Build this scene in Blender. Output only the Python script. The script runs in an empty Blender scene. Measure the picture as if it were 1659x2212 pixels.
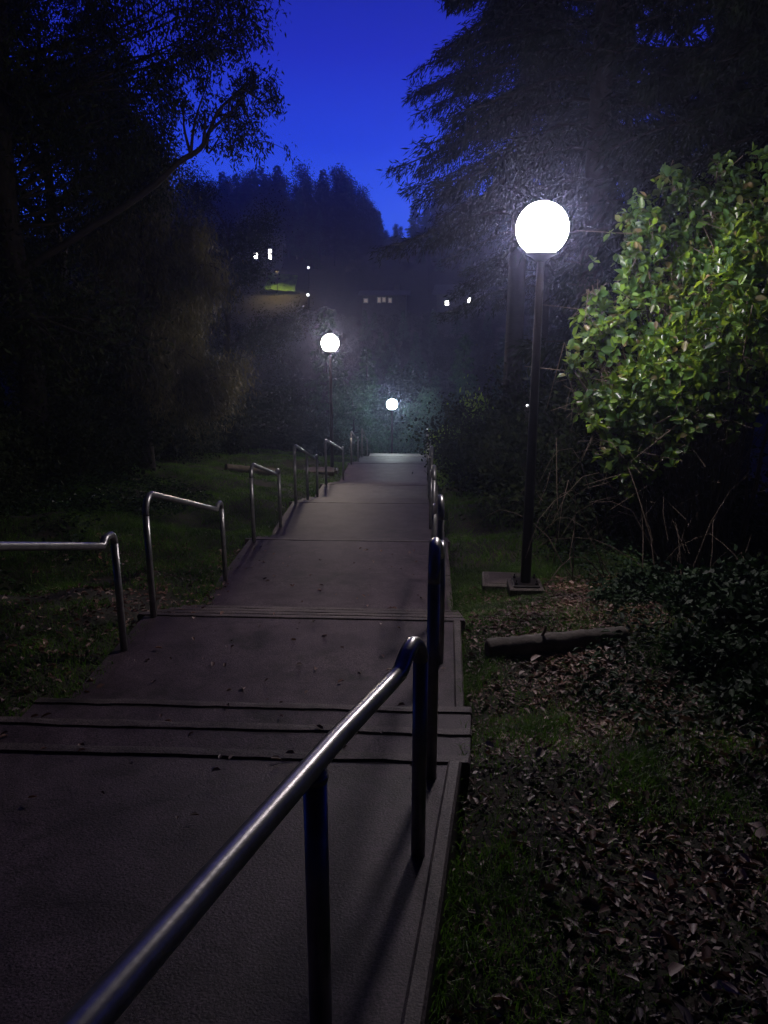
import bpy, math, random
import numpy as np
from mathutils import Vector, Matrix

random.seed(7)
rng = np.random.default_rng(7)
S = bpy.context.scene
COL = S.collection
PI = math.pi

# ------------------------------------------------------------------ camera
PITCH, YAW, FOC = math.radians(14.8), math.radians(2.85), 1725.0
cam_d = bpy.data.cameras.new('camera')
cam = bpy.data.objects.new('camera', cam_d); COL.objects.link(cam)
cam_d.sensor_fit = 'VERTICAL'; cam_d.sensor_height = 36.0
cam_d.lens = 36.0 * FOC / 2212
cam_d.clip_start = 0.05; cam_d.clip_end = 1500
cam.location = (0, 0, 0)
cam.rotation_euler = (PI/2 - PITCH, 0, YAW)
S.camera = cam

# ------------------------------------------------------------------ dusk sky
W = bpy.data.worlds.new('World'); S.world = W; W.use_nodes = True
nt = W.node_tree; nt.nodes.clear()
wo = nt.nodes.new('ShaderNodeOutputWorld'); bg = nt.nodes.new('ShaderNodeBackground')
tc = nt.nodes.new('ShaderNodeTexCoord'); sp = nt.nodes.new('ShaderNodeSeparateXYZ')
cr = nt.nodes.new('ShaderNodeValToRGB')
nt.links.new(tc.outputs['Generated'], sp.inputs[0]); nt.links.new(sp.outputs['Z'], cr.inputs[0])
nt.links.new(cr.outputs[0], bg.inputs[0]); nt.links.new(bg.outputs[0], wo.inputs[0])
az = nt.nodes.new('ShaderNodeMapRange'); az.interpolation_type = 'SMOOTHSTEP'      # the afterglow lies ahead, the sky behind is nearly night
az.inputs['From Min'].default_value = -.4; az.inputs['From Max'].default_value = .9
az.inputs['To Min'].default_value = .05; az.inputs['To Max'].default_value = 1.35
nt.links.new(sp.outputs['Y'], az.inputs['Value']); nt.links.new(az.outputs[0], bg.inputs[1])
el = cr.color_ramp
stops = [(0.0, (.050, .150, .95)), (.09, (.040, .125, .88)), (.17, (.017, .053, .62)), (.26, (.014, .024, .40)),
         (.40, (.005, .010, .16)), (.70, (.003, .004, .05)), (1.0, (.002, .003, .03))]
el.elements[0].position = 0; el.elements[1].position = 1
for p, c in stops[1:-1]: el.elements.new(p)
for e, (p, c) in zip(el.elements, stops): e.position = p; e.color = (*c, 1)

S.render.engine = 'CYCLES'
S.cycles.use_denoising = True
try: S.cycles.denoiser = 'OPENIMAGEDENOISE'
except Exception: pass
S.cycles.max_bounces = 6; S.cycles.diffuse_bounces = 3; S.cycles.glossy_bounces = 3
S.cycles.transmission_bounces = 3; S.cycles.volume_bounces = 1; S.cycles.transparent_max_bounces = 6
S.cycles.sample_clamp_indirect = 4; S.cycles.sample_clamp_direct = 0
S.cycles.volume_max_steps = 64
S.view_settings.view_transform = 'Standard'; S.view_settings.look = 'None'
S.view_settings.exposure = 0; S.view_settings.gamma = 1
S.view_settings.use_curve_mapping = False

# ------------------------------------------------------------------ helpers
def tag(o, label=None, cat=None, group=None, kind=None):
    if label: o['label'] = label
    if cat: o['category'] = cat
    if group: o['group'] = group
    if kind: o['kind'] = kind
    return o

def at(px, py, Y):
    """a point of the place at horizontal distance Y seen towards a direction of the photograph"""
    xd = (px - 829.5)/FOC; yd = -(py - 1106)/FOC
    f = math.cos(PITCH) + yd*math.sin(PITCH); u = -math.sin(PITCH) + yd*math.cos(PITCH)
    x = xd*math.cos(YAW) - f*math.sin(YAW); y = xd*math.sin(YAW) + f*math.cos(YAW)
    return Vector((x/y*Y, Y, u/y*Y))

def mesh_np(name, V, F, mat, parent=None, smooth=False, mats=None, mi=None):
    V = np.asarray(V, dtype=np.float32); F = np.asarray(F, dtype=np.int32)
    me = bpy.data.meshes.new(name)
    me.vertices.add(len(V)); me.vertices.foreach_set('co', V.ravel())
    k = F.shape[1]
    me.loops.add(F.size); me.loops.foreach_set('vertex_index', F.ravel())
    me.polygons.add(len(F))
    me.polygons.foreach_set('loop_start', np.arange(0, F.size, k, dtype=np.int32))
    me.polygons.foreach_set('loop_total', np.full(len(F), k, dtype=np.int32))
    if smooth: me.polygons.foreach_set('use_smooth', np.ones(len(F), dtype=bool))
    if mi is not None:
        for m in mats: me.materials.append(m)
        me.polygons.foreach_set('material_index', np.asarray(mi, dtype=np.int32))
    else: me.materials.append(mat)
    me.update(calc_edges=True); me.validate()
    return link(name, me, parent)

def link(name, me, parent=None):
    o = bpy.data.objects.new(name, me); COL.objects.link(o)
    if parent is not None: o.parent = parent
    return o

def empty(name, loc=(0,0,0), rz=0):
    o = bpy.data.objects.new(name, None); COL.objects.link(o)
    o.location = loc; o.rotation_euler = (0,0,rz); o.empty_display_size = .2
    return o

def copy_tree(o, parent=None):
    c = o.copy(); COL.objects.link(c)
    if parent is not None: c.parent = parent
    for ch in list(o.children): copy_tree(ch, c)
    return c

class MB:
    def __init__(s): s.v = []; s.f = []
    def quadbox(s, lo, hi, bevel=0.0):
        x0,y0,z0 = lo; x1,y1,z1 = hi; b = bevel; n = len(s.v)
        if b <= 0:
            s.v += [(x0,y0,z0),(x1,y0,z0),(x1,y1,z0),(x0,y1,z0),(x0,y0,z1),(x1,y0,z1),(x1,y1,z1),(x0,y1,z1)]
            s.f += [tuple(n+i for i in q) for q in [(3,2,1,0),(4,5,6,7),(0,1,5,4),(1,2,6,5),(2,3,7,6),(3,0,4,7)]]
        else:
            s.v += [(x0,y0,z0),(x1,y0,z0),(x1,y1,z0),(x0,y1,z0),(x0,y0,z1-b),(x1,y0,z1-b),(x1,y1,z1-b),(x0,y1,z1-b),
                    (x0+b,y0+b,z1),(x1-b,y0+b,z1),(x1-b,y1-b,z1),(x0+b,y1-b,z1)]
            s.f += [tuple(n+i for i in q) for q in [(3,2,1,0),(0,1,5,4),(1,2,6,5),(2,3,7,6),(3,0,4,7),
                    (4,5,9,8),(5,6,10,9),(6,7,11,10),(7,4,8,11),(8,9,10,11)]]
    def tube(s, pts, r, seg=14, caps=True):
        P = [Vector(p) for p in pts]; n0 = len(s.v)
        rs = r if isinstance(r, (list, tuple)) else [r]*len(P)
        up = None
        for i, p in enumerate(P):
            d = (P[min(i+1, len(P)-1)] - P[max(i-1, 0)]).normalized()
            if up is None:
                up = d.orthogonal().normalized()
            up = (up - d*up.dot(d)).normalized(); sd = d.cross(up)
            for k in range(seg):
                a = 2*PI*k/seg; q = p + (up*math.cos(a) + sd*math.sin(a))*rs[i]
                s.v.append(tuple(q))
        for i in range(len(P)-1):
            for k in range(seg):
                a = n0+i*seg+k; b = n0+i*seg+(k+1) % seg
                s.f.append((a, b, b+seg, a+seg))
        if caps:
            s.f.append(tuple(n0+k for k in range(seg))[::-1]); s.f.append(tuple(n0+(len(P)-1)*seg+k for k in range(seg)))
    def lathe(s, prof, c, seg=32):
        n0 = len(s.v); cx, cy, cz = c
        for r, z in prof:
            for k in range(seg):
                a = 2*PI*k/seg; s.v.append((cx+r*math.cos(a), cy+r*math.sin(a), cz+z))
        for i in range(len(prof)-1):
            for k in range(seg):
                a = n0+i*seg+k; b = n0+i*seg+(k+1) % seg
                s.f.append((a, b, b+seg, a+seg))
        s.f.append(tuple(n0+k for k in range(seg))[::-1]); s.f.append(tuple(n0+(len(prof)-1)*seg+k for k in range(seg)))
    def build(s, name, mat, parent=None, smooth=False):
        me = bpy.data.meshes.new(name); me.from_pydata(s.v, [], s.f); me.materials.append(mat)
        if smooth:
            for p in me.polygons: p.use_smooth = len(p.vertices) == 4
        me.update(); return link(name, me, parent)

# ------------------------------------------------------------------ materials
def new_mat(name):
    m = bpy.data.materials.new(name); m.use_nodes = True
    b = m.node_tree.nodes['Principled BSDF']; return m, m.node_tree, b

def ramp_mat(name, c0, c1, scale=3.0, rough=.8, detail=6, bump=0.0, bscale=40, metallic=0, spec=.4, c2=None, coords='Object'):
    m, t, b = new_mat(name)
    tcn = t.nodes.new('ShaderNodeTexCoord'); n = t.nodes.new('ShaderNodeTexNoise'); r = t.nodes.new('ShaderNodeValToRGB')
    n.inputs['Scale'].default_value = scale; n.inputs['Detail'].default_value = detail; n.inputs['Roughness'].default_value = .6
    t.links.new(tcn.outputs[coords], n.inputs['Vector']); t.links.new(n.outputs['Fac'], r.inputs[0])
    r.color_ramp.elements[0].position = .32; r.color_ramp.elements[0].color = (*c0, 1)
    r.color_ramp.elements[1].position = .68; r.color_ramp.elements[1].color = (*c1, 1)
    if c2: e = r.color_ramp.elements.new(.52); e.color = (*c2, 1)
    t.links.new(r.outputs[0], b.inputs['Base Color'])
    b.inputs['Roughness'].default_value = rough; b.inputs['Metallic'].default_value = metallic
    b.inputs['Specular IOR Level'].default_value = spec
    if bump:
        n2 = t.nodes.new('ShaderNodeTexNoise'); n2.inputs['Scale'].default_value = bscale; n2.inputs['Detail'].default_value = 5
        bp = t.nodes.new('ShaderNodeBump'); bp.inputs['Strength'].default_value = bump; bp.inputs['Distance'].default_value = .01
        t.links.new(tcn.outputs[coords], n2.inputs['Vector']); t.links.new(n2.outputs['Fac'], bp.inputs['Height'])
        t.links.new(bp.outputs[0], b.inputs['Normal'])
    return m

def leaf_mat(name, cols, rough=.45, trans=.35, tcol=(.2,.35,.03), spec=.4):
    """per-leaf colour variation plus light coming through the blade"""
    m, t, b = new_mat(name)
    g = t.nodes.new('ShaderNodeNewGeometry'); r = t.nodes.new('ShaderNodeValToRGB')
    t.links.new(g.outputs['Random Per Island'], r.inputs[0])
    n = len(cols)
    r.color_ramp.elements[0].position = 0; r.color_ramp.elements[0].color = (*cols[0], 1)
    r.color_ramp.elements[1].position = 1; r.color_ramp.elements[1].color = (*cols[-1], 1)
    for i, c in enumerate(cols[1:-1]): e = r.color_ramp.elements.new((i+1)/(n-1)); e.color = (*c, 1)
    tcn = t.nodes.new('ShaderNodeTexCoord'); nn = t.nodes.new('ShaderNodeTexNoise'); nn.inputs['Scale'].default_value = 1.9; nn.inputs['Detail'].default_value = 4
    t.links.new(tcn.outputs['Object'], nn.inputs['Vector'])
    vr = t.nodes.new('ShaderNodeValToRGB'); vr.color_ramp.elements[0].position = .38; vr.color_ramp.elements[0].color = (.42,.45,.52,1)
    vr.color_ramp.elements[1].position = .62; vr.color_ramp.elements[1].color = (1.15,1.1,1,1); t.links.new(nn.outputs['Fac'], vr.inputs[0])
    mu = t.nodes.new('ShaderNodeMix'); mu.data_type = 'RGBA'; mu.blend_type = 'MULTIPLY'; mu.inputs[0].default_value = 1
    t.links.new(r.outputs[0], mu.inputs[6]); t.links.new(vr.outputs[0], mu.inputs[7]); t.links.new(mu.outputs[2], b.inputs['Base Color'])
    b.inputs['Roughness'].default_value = rough; b.inputs['Specular IOR Level'].default_value = spec
    if trans > 0:
        tr = t.nodes.new('ShaderNodeBsdfTranslucent'); mx = t.nodes.new('ShaderNodeMixShader')
        mt = t.nodes.new('ShaderNodeMix'); mt.data_type = 'RGBA'; mt.blend_type = 'MULTIPLY'; mt.inputs[0].default_value = 1; mt.inputs[6].default_value = (*tcol, 1)
        t.links.new(vr.outputs[0], mt.inputs[7]); t.links.new(mt.outputs[2], tr.inputs[0]); mx.inputs[0].default_value = trans
        o = t.nodes['Material Output']
        t.links.new(b.outputs[0], mx.inputs[1]); t.links.new(tr.outputs[0], mx.inputs[2]); t.links.new(mx.outputs[0], o.inputs['Surface'])
    return m

def emit_mat(name, col, s):
    m, t, b = new_mat(name)
    b.inputs['Base Color'].default_value = (.8, .8, .8, 1)
    b.inputs['Emission Color'].default_value = (*col, 1); b.inputs['Emission Strength'].default_value = s
    return m

def concrete_mat(name, base, dark, stain=(.03,.03,.028)):
    m, t, b = new_mat(name)
    tcn = t.nodes.new('ShaderNodeTexCoord')
    def noise(sc, det=6, ro=.6):
        n = t.nodes.new('ShaderNodeTexNoise'); n.inputs['Scale'].default_value = sc; n.inputs['Detail'].default_value = det
        n.inputs['Roughness'].default_value = ro; t.links.new(tcn.outputs['Object'], n.inputs['Vector']); return n
    def ramp(src, p0, p1, c0, c1):
        r = t.nodes.new('ShaderNodeValToRGB'); r.color_ramp.elements[0].position = p0; r.color_ramp.elements[1].position = p1
        r.color_ramp.elements[0].color = (*c0, 1); r.color_ramp.elements[1].color = (*c1, 1); t.links.new(src, r.inputs[0]); return r
    def mul(a, bb, f=1.0):
        x = t.nodes.new('ShaderNodeMix'); x.data_type = 'RGBA'; x.blend_type = 'MULTIPLY'; x.inputs[0].default_value = f
        t.links.new(a, x.inputs[6]); t.links.new(bb, x.inputs[7]); return x.outputs[2]
    big = ramp(noise(.9, 5).outputs['Fac'], .3, .7, dark, base)
    patch = ramp(noise(3.7, 8, .7).outputs['Fac'], .36, .60, (.50,.48,.47), (1.05,1.05,1.05))
    speck = ramp(noise(140, 3).outputs['Fac'], .38, .62, (.30,.30,.30), (1.5,1.46,1.45))
    moss = ramp(noise(1.6, 9, .75).outputs['Fac'], .54, .66, (1,1,1), (.42,.46,.34))
    vo = t.nodes.new('ShaderNodeTexVoronoi'); vo.feature = 'DISTANCE_TO_EDGE'; vo.inputs['Scale'].default_value = .55
    nd = noise(2.2, 6); mxv = t.nodes.new('ShaderNodeMix'); mxv.data_type = 'VECTOR'; mxv.inputs[0].default_value = .28
    t.links.new(tcn.outputs['Object'], mxv.inputs[4]); t.links.new(nd.outputs['Color'], mxv.inputs[5]); t.links.new(mxv.outputs[1], vo.inputs['Vector'])
    crack = ramp(vo.outputs['Distance'], .0, .005, (.62,.60,.60), (1,1,1))
    drip = ramp(noise(.55, 3, .4).outputs['Fac'], .40, .62, (.70,.66,.70), (1.08,1.05,1.02))
    pale = ramp(noise(6.5, 7, .8).outputs['Fac'], .66, .74, (1,1,1), (1.9,1.85,1.8))
    c = mul(mul(mul(big.outputs[0], patch.outputs[0]), speck.outputs[0]), moss.outputs[0])
    c = mul(mul(mul(c, crack.outputs[0]), drip.outputs[0]), pale.outputs[0])
    t.links.new(c, b.inputs['Base Color'])
    b.inputs['Roughness'].default_value = .60; b.inputs['Specular IOR Level'].default_value = .30
    bp = t.nodes.new('ShaderNodeBump'); bp.inputs['Strength'].default_value = .5; bp.inputs['Distance'].default_value = .006
    t.links.new(noise(120, 6).outputs['Fac'], bp.inputs['Height']); t.links.new(bp.outputs[0], b.inputs['Normal'])
    return m

M = {}
M['slab'] = concrete_mat('concrete_slab', (.116,.087,.104), (.072,.054,.067))
M['beam'] = concrete_mat('concrete_beam', (.15,.125,.12), (.085,.072,.072))
M['silt'] = ramp_mat('silt', (.030,.024,.023), (.060,.048,.045), 30, .95, 5)
M['kerb'] = concrete_mat('concrete_kerb', (.19,.17,.155), (.10,.09,.085))
M['soil'] = ramp_mat('soil', (.014,.009,.008), (.040,.025,.020), 2.5, .95, 8, .8, 30, c2=(.022,.024,.012))
M['steel'] = ramp_mat('galvanised_steel', (.20,.20,.197), (.36,.36,.355), 14, .32, 7, .05, 90, metallic=.72)
M['pole'] = ramp_mat('brown_pole_paint', (.016,.013,.012), (.026,.021,.019), 8, .42, 4, .1, 60)
M['bark'] = ramp_mat('bark', (.010,.008,.007), (.026,.021,.017), 7, .9, 8, 1.0, 22)
M['twig'] = ramp_mat('twig', (.06,.045,.032), (.13,.10,.075), 12, .8, 4)
M['log'] = ramp_mat('weathered_log', (.05,.043,.036), (.14,.125,.11), 6, .85, 8, .9, 18)
M['grass'] = leaf_mat('grass', [(.035,.10,.014),(.055,.15,.020),(.10,.19,.035),(.14,.15,.06)], .5, .40, (.14,.33,.03), .3)
M['litter'] = leaf_mat('dry_leaf', [(.07,.034,.026),(.15,.075,.058),(.24,.14,.11),(.09,.045,.036),(.20,.12,.10),(.50,.38,.33)], .5, .1, (.2,.1,.05), .35)
M['pale_leaf'] = leaf_mat('pale_dead_leaf', [(.30,.20,.17),(.42,.31,.27),(.50,.40,.36),(.24,.15,.12)], .5, .1, (.2,.12,.08), .35)
M['ivy'] = leaf_mat('ivy_leaf', [(.014,.034,.012),(.022,.056,.018),(.016,.038,.020),(.05,.10,.035)], .6, .15, (.03,.08,.02), .22)
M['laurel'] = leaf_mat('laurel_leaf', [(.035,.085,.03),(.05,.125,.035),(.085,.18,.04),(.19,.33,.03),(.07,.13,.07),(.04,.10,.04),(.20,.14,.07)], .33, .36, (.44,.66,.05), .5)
M['fol_dark'] = leaf_mat('dark_foliage', [(.014,.022,.010),(.022,.034,.014),(.034,.042,.018)], .75, .15, (.04,.06,.02), .08)
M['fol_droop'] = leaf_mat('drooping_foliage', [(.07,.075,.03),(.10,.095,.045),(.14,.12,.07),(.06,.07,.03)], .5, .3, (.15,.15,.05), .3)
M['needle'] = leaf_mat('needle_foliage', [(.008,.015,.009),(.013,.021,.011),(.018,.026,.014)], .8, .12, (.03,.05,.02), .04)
M['needle_far'] = leaf_mat('lamp_tinted_needles', [(.020,.050,.026),(.030,.070,.034),(.045,.085,.045)], .7, .2, (.05,.14,.06), .15)  # greener, lighter copy of needle; the far lamp's light is put into the colour
M['teal_leaf'] = leaf_mat('lamp_tinted_leaf', [(.025,.060,.045),(.035,.085,.060),(.06,.12,.07)], .5, .25, (.06,.16,.09), .3)  # leaf colour raised and tinted teal in place of the farthest lamp's light
M['green_lit'] = leaf_mat('lit_hazel_leaf', [(.08,.17,.04),(.12,.24,.05),(.18,.32,.06)], .45, .45, (.35,.6,.08), .4)  # leaf green brightened so the shrub looks lamplit
M['wall'] = ramp_mat('house_wall', (.09,.09,.10), (.13,.13,.14), 4, .8)
M['roof'] = ramp_mat('house_roof', (.06,.06,.065), (.10,.10,.105), 6, .8)
M['frame'] = ramp_mat('window_frame', (.6,.6,.6), (.7,.7,.7), 4, .5)
M['globe1'] = emit_mat('globe_white', (1.0,.875,.92), 150)
M['globe2'] = emit_mat('globe_warm', (1.0,.82,.66), 190)
M['globe3'] = emit_mat('globe_cool', (.88,1.0,.97), 190)
M['window_lit'] = emit_mat('lit_window', (1,.93,.84), 22)
M['window_dim'] = emit_mat('dim_window', (1,.80,.66), .32)
M['lawnlamp'] = emit_mat('porch_light', (1,.74,.28), 220)

# ------------------------------------------------------------------ terrain
PY = [-30,-6,0,2.5,3.2,4.2,5.7,7,9.4,10.8,12.6,14.6,16.5,19.7,22.6,25.0,26.5,29,34,42,50,62,68,73,77,80,100,130,170]
PZ = [1.0,-.85,-1.60,-1.93,-1.99,-2.33,-2.38,-2.80,-2.88,-3.18,-3.25,-3.70,-3.85,-4.45,-4.60,-5.05,-5.15,-5.9,-7.6,-9.2,-9.0,-4.5,-1.9,-.4,.9,2.2,6.5,9.5,11]
def prof(y): return np.interp(y, PY, PZ)
EY = [-8,0,1.71,2.3,2.95,3.2,4.1,5.7,9,60]; EX = [-.9,-.20,.04,.10,.17,.20,.26,.30,.31,.31]
def edge_r(y): return np.interp(y, EY, EX)
LEFT = -2.12
def wob(x, y):
    return (.05*np.sin(x*1.7+y*.9)+.04*np.sin(x*3.1-y*2.3+1)+.025*np.sin(x*6.3+y*5.1)+.5*np.sin(x*.13+2)*np.sin(y*.11)*np.clip((np.abs(x)-4)/8,0,1))
def ground(x, y):
    x = np.asarray(x, dtype=float); y = np.asarray(y, dtype=float)
    z = prof(y)
    er = edge_r(y)
    dr = np.clip(x-er, 0, None); dl = np.clip(LEFT-x, 0, None)
    bankr = .13*np.clip(dr/.9, 0, 1)*np.clip((y-4.5)/2, 0, 1) + .10*np.clip(dr-.9, 0, 8)
    bankl = .10*np.clip(dl/1.0, 0, 1) + .05*np.clip(dl-1, 0, 25)
    side = np.where((dr > 0) | (dl > 0), 1.0, 0.0)
    far = np.clip(1-(y-30)/15, 0, 1)
    z = z + (bankr + bankl)*far + wob(x, y)*np.where((x > 0) & (y < 9), .35, 1.0)*np.clip((dr+dl)/.5, 0, 1) - .05*side*np.clip(1-(dr+dl)/.14, 0, 1)
    z = z - 1.6*np.clip((x-2.2)/1.6, 0, 1)*np.clip((y-5.9)/1.6, 0, 1)*far
    return z
def gz(x, y): return float(ground(x, y))

xs = np.concatenate([np.array([-160,-120,-90,-70,-55,-44,-36,-30,-25,-21,-18,-15.5,-13.5,-12,-10.8,-9.7]), np.arange(-9,-2.2,.18),
                     [LEFT-.02, LEFT+.06, LEFT+.3, -1, -.3, .22, .295, .34], np.arange(.45,6,.14), [6.3,6.8,7.5,8.5,10,12,15,18,22,27,33,40,50,65,85,120,160]])
ys = np.concatenate([[-90,-60,-40,-25,-16,-10,-6,-3,-1], np.arange(0,14,.18), np.arange(14,30,.4), [31,33,35,38,42,46,50,56,62,70,80,90,100,115,130,150,170,200,300]])
XX, YY = np.meshgrid(xs, ys)
shift = (edge_r(YY)-.31)*np.clip(1-np.abs(XX-.3)/2.0, 0, 1)
XX = XX + shift
ZZ = ground(XX, YY)
under = (XX > LEFT+.04) & (XX < edge_r(YY)-.01) & (YY < 32)
ZZ = np.where(under, ZZ-.45, ZZ)
nx, ny = len(xs), len(ys)
V = np.stack([XX.ravel(), YY.ravel(), ZZ.ravel()], 1)
idx = np.arange(nx*ny).reshape(ny, nx)
F = np.stack([idx[:-1,:-1].ravel(), idx[:-1,1:].ravel(), idx[1:,1:].ravel(), idx[1:,:-1].ravel()], 1)
tag(mesh_np('ground', V, F, M['soil'], smooth=True), kind='structure')

# ------------------------------------------------------------------ footpath of ramps and short flights
path = tag(empty('footpath', (0,0,0)), kind='structure')
# landings: (y0, z0, y1, z1); between them flights of shallow steps
L = [(-6.0,-.72,3.12,-1.92), (4.04,-2.32,5.69,-2.33), (6.74,-2.80,9.37,-2.83), (10.3,-3.14,12.6,-3.17),
     (14.5,-3.69,16.5,-3.76), (18.9,-4.41,22.6,-4.52), (24.6,-5.00,26.5,-5.06), (28.6,-5.7,31.5,-5.9)]
def strip(name, y0, z0, y1, z1, x0f, x1f, th, mat, n=6, top=0.0, b=.012, rag=0.0):
    """slab between two curves with a chamfered rim; rag wears its far edge"""
    v = []; f = []
    m = 1 if rag == 0 else 26
    for t in np.linspace(0, 1, n):
        y = y0+(y1-y0)*t; z = z0+(z1-z0)*t+top; a = x0f(y); c = x1f(y)
        row = [(a, y, z-th), (a, y, z-b)]
        for k in range(m+1):
            x = a+b+(c-a-2*b)*k/m; dy = 0
            if rag and t in (0.0, 1.0): dy = rag*(rng.normal()*.5+math.sin(x*7+y*3)*.5)
            row.append((x, y+dy, z-(abs(rng.normal())*rag*.35 if rag and t == 1.0 else 0)))
        row += [(c, y, z-b), (c, y, z-th)]; v += row
    w_ = m+5
    for i in range(n-1):
        for k in range(w_-1):
            p = i*w_+k; f.append((p, p+1, p+w_+1, p+w_))
        f.append((i*w_+w_-1, i*w_, i*w_+w_, i*w_+2*w_-1))
    f.append(tuple([0]+list(range(w_-1, 0, -1)))); q = (n-1)*w_; f.append(tuple(range(q, q+w_)))
    me = bpy.data.meshes.new(name); me.from_pydata(v, [], [tuple(reversed(k)) for k in f]); me.materials.append(mat); me.update()
    return link(name, me, path)
er = lambda y: float(edge_r(y))
KW = .055
for i, (y0, z0, y1, z1) in enumerate(L):
    # main slab stops short of the nosing beam; the joint between them is silted up
    near = i < 2
    BW, GP = .060, (.028 if near else .012)
    strip('slab', y0+.0, z0, y1-BW-GP, z1, lambda y: LEFT, lambda y: er(y)-KW-.002, .35, M['slab'], 14, b=.003, rag=.005)
    strip('nosing_beam', y1-BW, z1+.002, y1, z1, lambda y: LEFT-.06, lambda y: er(y)+.035, .4, M['beam'], 3, b=.010, rag=.006)
    if near: strip('joint_filler', y1-BW-GP-.01, z1-.007, y1-BW+.01, z1-.007, lambda y: LEFT, lambda y: er(y)-KW, .2, M['silt'], 2, b=.002)
    segs = max(1, int(round((y1-.13-y0)/1.5)))
    for k in range(segs):
        a = y0+(y1-.075-y0)*k/segs+.006; c = y0+(y1-.075-y0)*(k+1)/segs-.006
        za = z0+(z1-z0)*(a-y0)/(y1-y0); zc = z0+(z1-z0)*(c-y0)/(y1-y0)
        strip('edge_kerb', a, za, c, zc, lambda y: er(y)-KW-.004, lambda y: er(y), .34, M['kerb'], 4, top=.010, b=.010)
    if i+1 < len(L):
        ny0, nz0 = L[i+1][0], L[i+1][1]
        n = 3 if i == 0 else 4
        run = (ny0-y1)/(n-1 if n > 1 else 1); rise = (nz0-z1)/n
        for k in range(1, n):
            ya = y1+run*(k-1)+.02; yb = y1+run*k; z = z1+rise*k
            if near:
                strip('step', ya, z, yb-BW-GP, z, lambda y: LEFT-.05, lambda y: er(y)+.03, .35, M['slab'], 3, b=.004, rag=.005)
                strip('nosing_beam', yb-BW, z+.002, yb, z, lambda y: LEFT-.06, lambda y: er(y)+.035, .4, M['beam'], 3, b=.010, rag=.007)
                strip('joint_filler', yb-BW-GP-.01, z-.007, yb-BW+.01, z-.007, lambda y: LEFT, lambda y: er(y), .2, M['silt'], 2, b=.002)
            else: strip('step', ya, z, yb, z, lambda y: LEFT-.05, lambda y: er(y)+.03, .35, M['slab'], 3, b=.008, rag=.006)

# ------------------------------------------------------------------ handrail frames
RT = .0242
def arc(c, a0, a1, r, x, n=7):
    return [(x, c[0]+r*math.cos(a0+(a1-a0)*i/n), c[1]+r*math.sin(a0+(a1-a0)*i/n)) for i in range(n+1)]
def handrail(x0, y0, zb0, x1, y1, zb1, label, group, h0=.95, h1=.87, mid=False, r0=.13):
    t = empty('handrail', (x0, y0, zb0))
    o = Vector((x0, y0, zb0))
    top0 = zb0+h0-RT; top1 = zb1+h1-RT
    lx = lambda y: x0+(x1-x0)*(y-y0)/(y1-y0)
    # uphill post bends over into the sloping rail, downhill end levels out and bends down
    r1 = .075; flat = .07
    ks = (y1-r1-flat, top1)
    sl = math.atan2((top1)-(top0-.02), (y1-r1-flat)-(y0+r0))
    pts = []
    c = (y0+r0, top0-r0)
    a_end = PI/2+sl if sl < 0 else PI/2
    for i in range(10):
        a = PI+(a_end-PI)*i/9
        y = c[0]+r0*math.cos(a); z = c[1]+r0*math.sin(a); pts.append(Vector((lx(y), y, z)))
    e = pts[-1]
    k = Vector((lx(ks[0]), ks[0], ks[1]-.0))
    # small upward kink just before the level end
    k0 = Vector((lx(ks[0]-.05), ks[0]-.05, ks[1]-.035))
    for i in range(1, 5): pts.append(e.lerp(k0, i/5))
    pts += [k0, Vector((lx(ks[0]-.018), ks[0]-.018, ks[1]-.012)), k]
    c = (y1-r1, top1-r1)
    for i in range(1, 9):
        a = PI/2*(1-i/8); y = c[0]+r1*math.cos(a); z = c[1]+r1*math.sin(a); pts.append(Vector((lx(y), y, z)))
    mb = MB(); mb.tube([p-o for p in pts], RT, 18); mb.build('rail', M['steel'], t, True)
    for (x, y, zb, zt) in ((x0, y0, zb0, pts[0].z), (x1, y1, zb1, pts[-1].z)):
        mb = MB(); mb.tube([Vector((x, y, zb-.12))-o, Vector((x, y, (zb+zt)/2))-o, Vector((x, y, zt+.001))-o], RT*.999, 18)
        mb.build('post', M['steel'], t, True)
    if mid:
        ym = (y0+y1)/2; zm = e.z+(k.z-e.z)*(ym-e.y)/(k.y-e.y)
        mb = MB(); mb.tube([Vector((lx(ym), ym, (zb0+zb1)/2-.2))-o, Vector((lx(ym), ym, zm-.01))-o], RT*.98, 18)
        mb.build('post', M['steel'], t, True)
    return tag(t, label, 'handrail', group)

GL, GR = 'handrails along the left edge of the path', 'handrails along the right edge of the path'
XL = -2.04
fr = [(2.92,-1.91,4.98,-2.325), (5.6,-2.33,7.77,-2.81), (9.2,-2.83,11.0,-3.145), (12.4,-3.165,15.0,-3.70),
      (16.4,-3.755,20.0,-4.43), (22.3,-4.52,24.6-.0,-4.95), (26.2,-5.05,28.7,-5.7)]
ord_ = ['nearest', 'second', 'third', 'fourth', 'fifth', 'sixth', 'farthest']
left_lab = ['steel handrail cut by the left edge of the photo, nearest on that side',
            'steel handrail on the left with a bright top rail, second from the camera',
            'steel handrail on the left where the grass turns bright green, third along',
            'steel handrail on the left with a middle post, fourth along',
            'steel handrail on the left right in front of the far lamp foot, fifth along',
            'thin distant handrail on the left, sixth along the path',
            'thin handrail at the far end of the path on the left']
right_lab = ['tall shiny handrail on the right just beyond the big foreground rail',
             'steel handrail on the right level with the path edge, second after the foreground rail',
             'steel handrail on the right, third after the foreground rail',
             'steel handrail on the right with a middle post, fourth after the foreground rail',
             'distant steel handrail on the right, fifth after the foreground rail',
             'thin distant handrail on the right, sixth after the foreground rail',
             'thin handrail at the far end of the path on the right']
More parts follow.
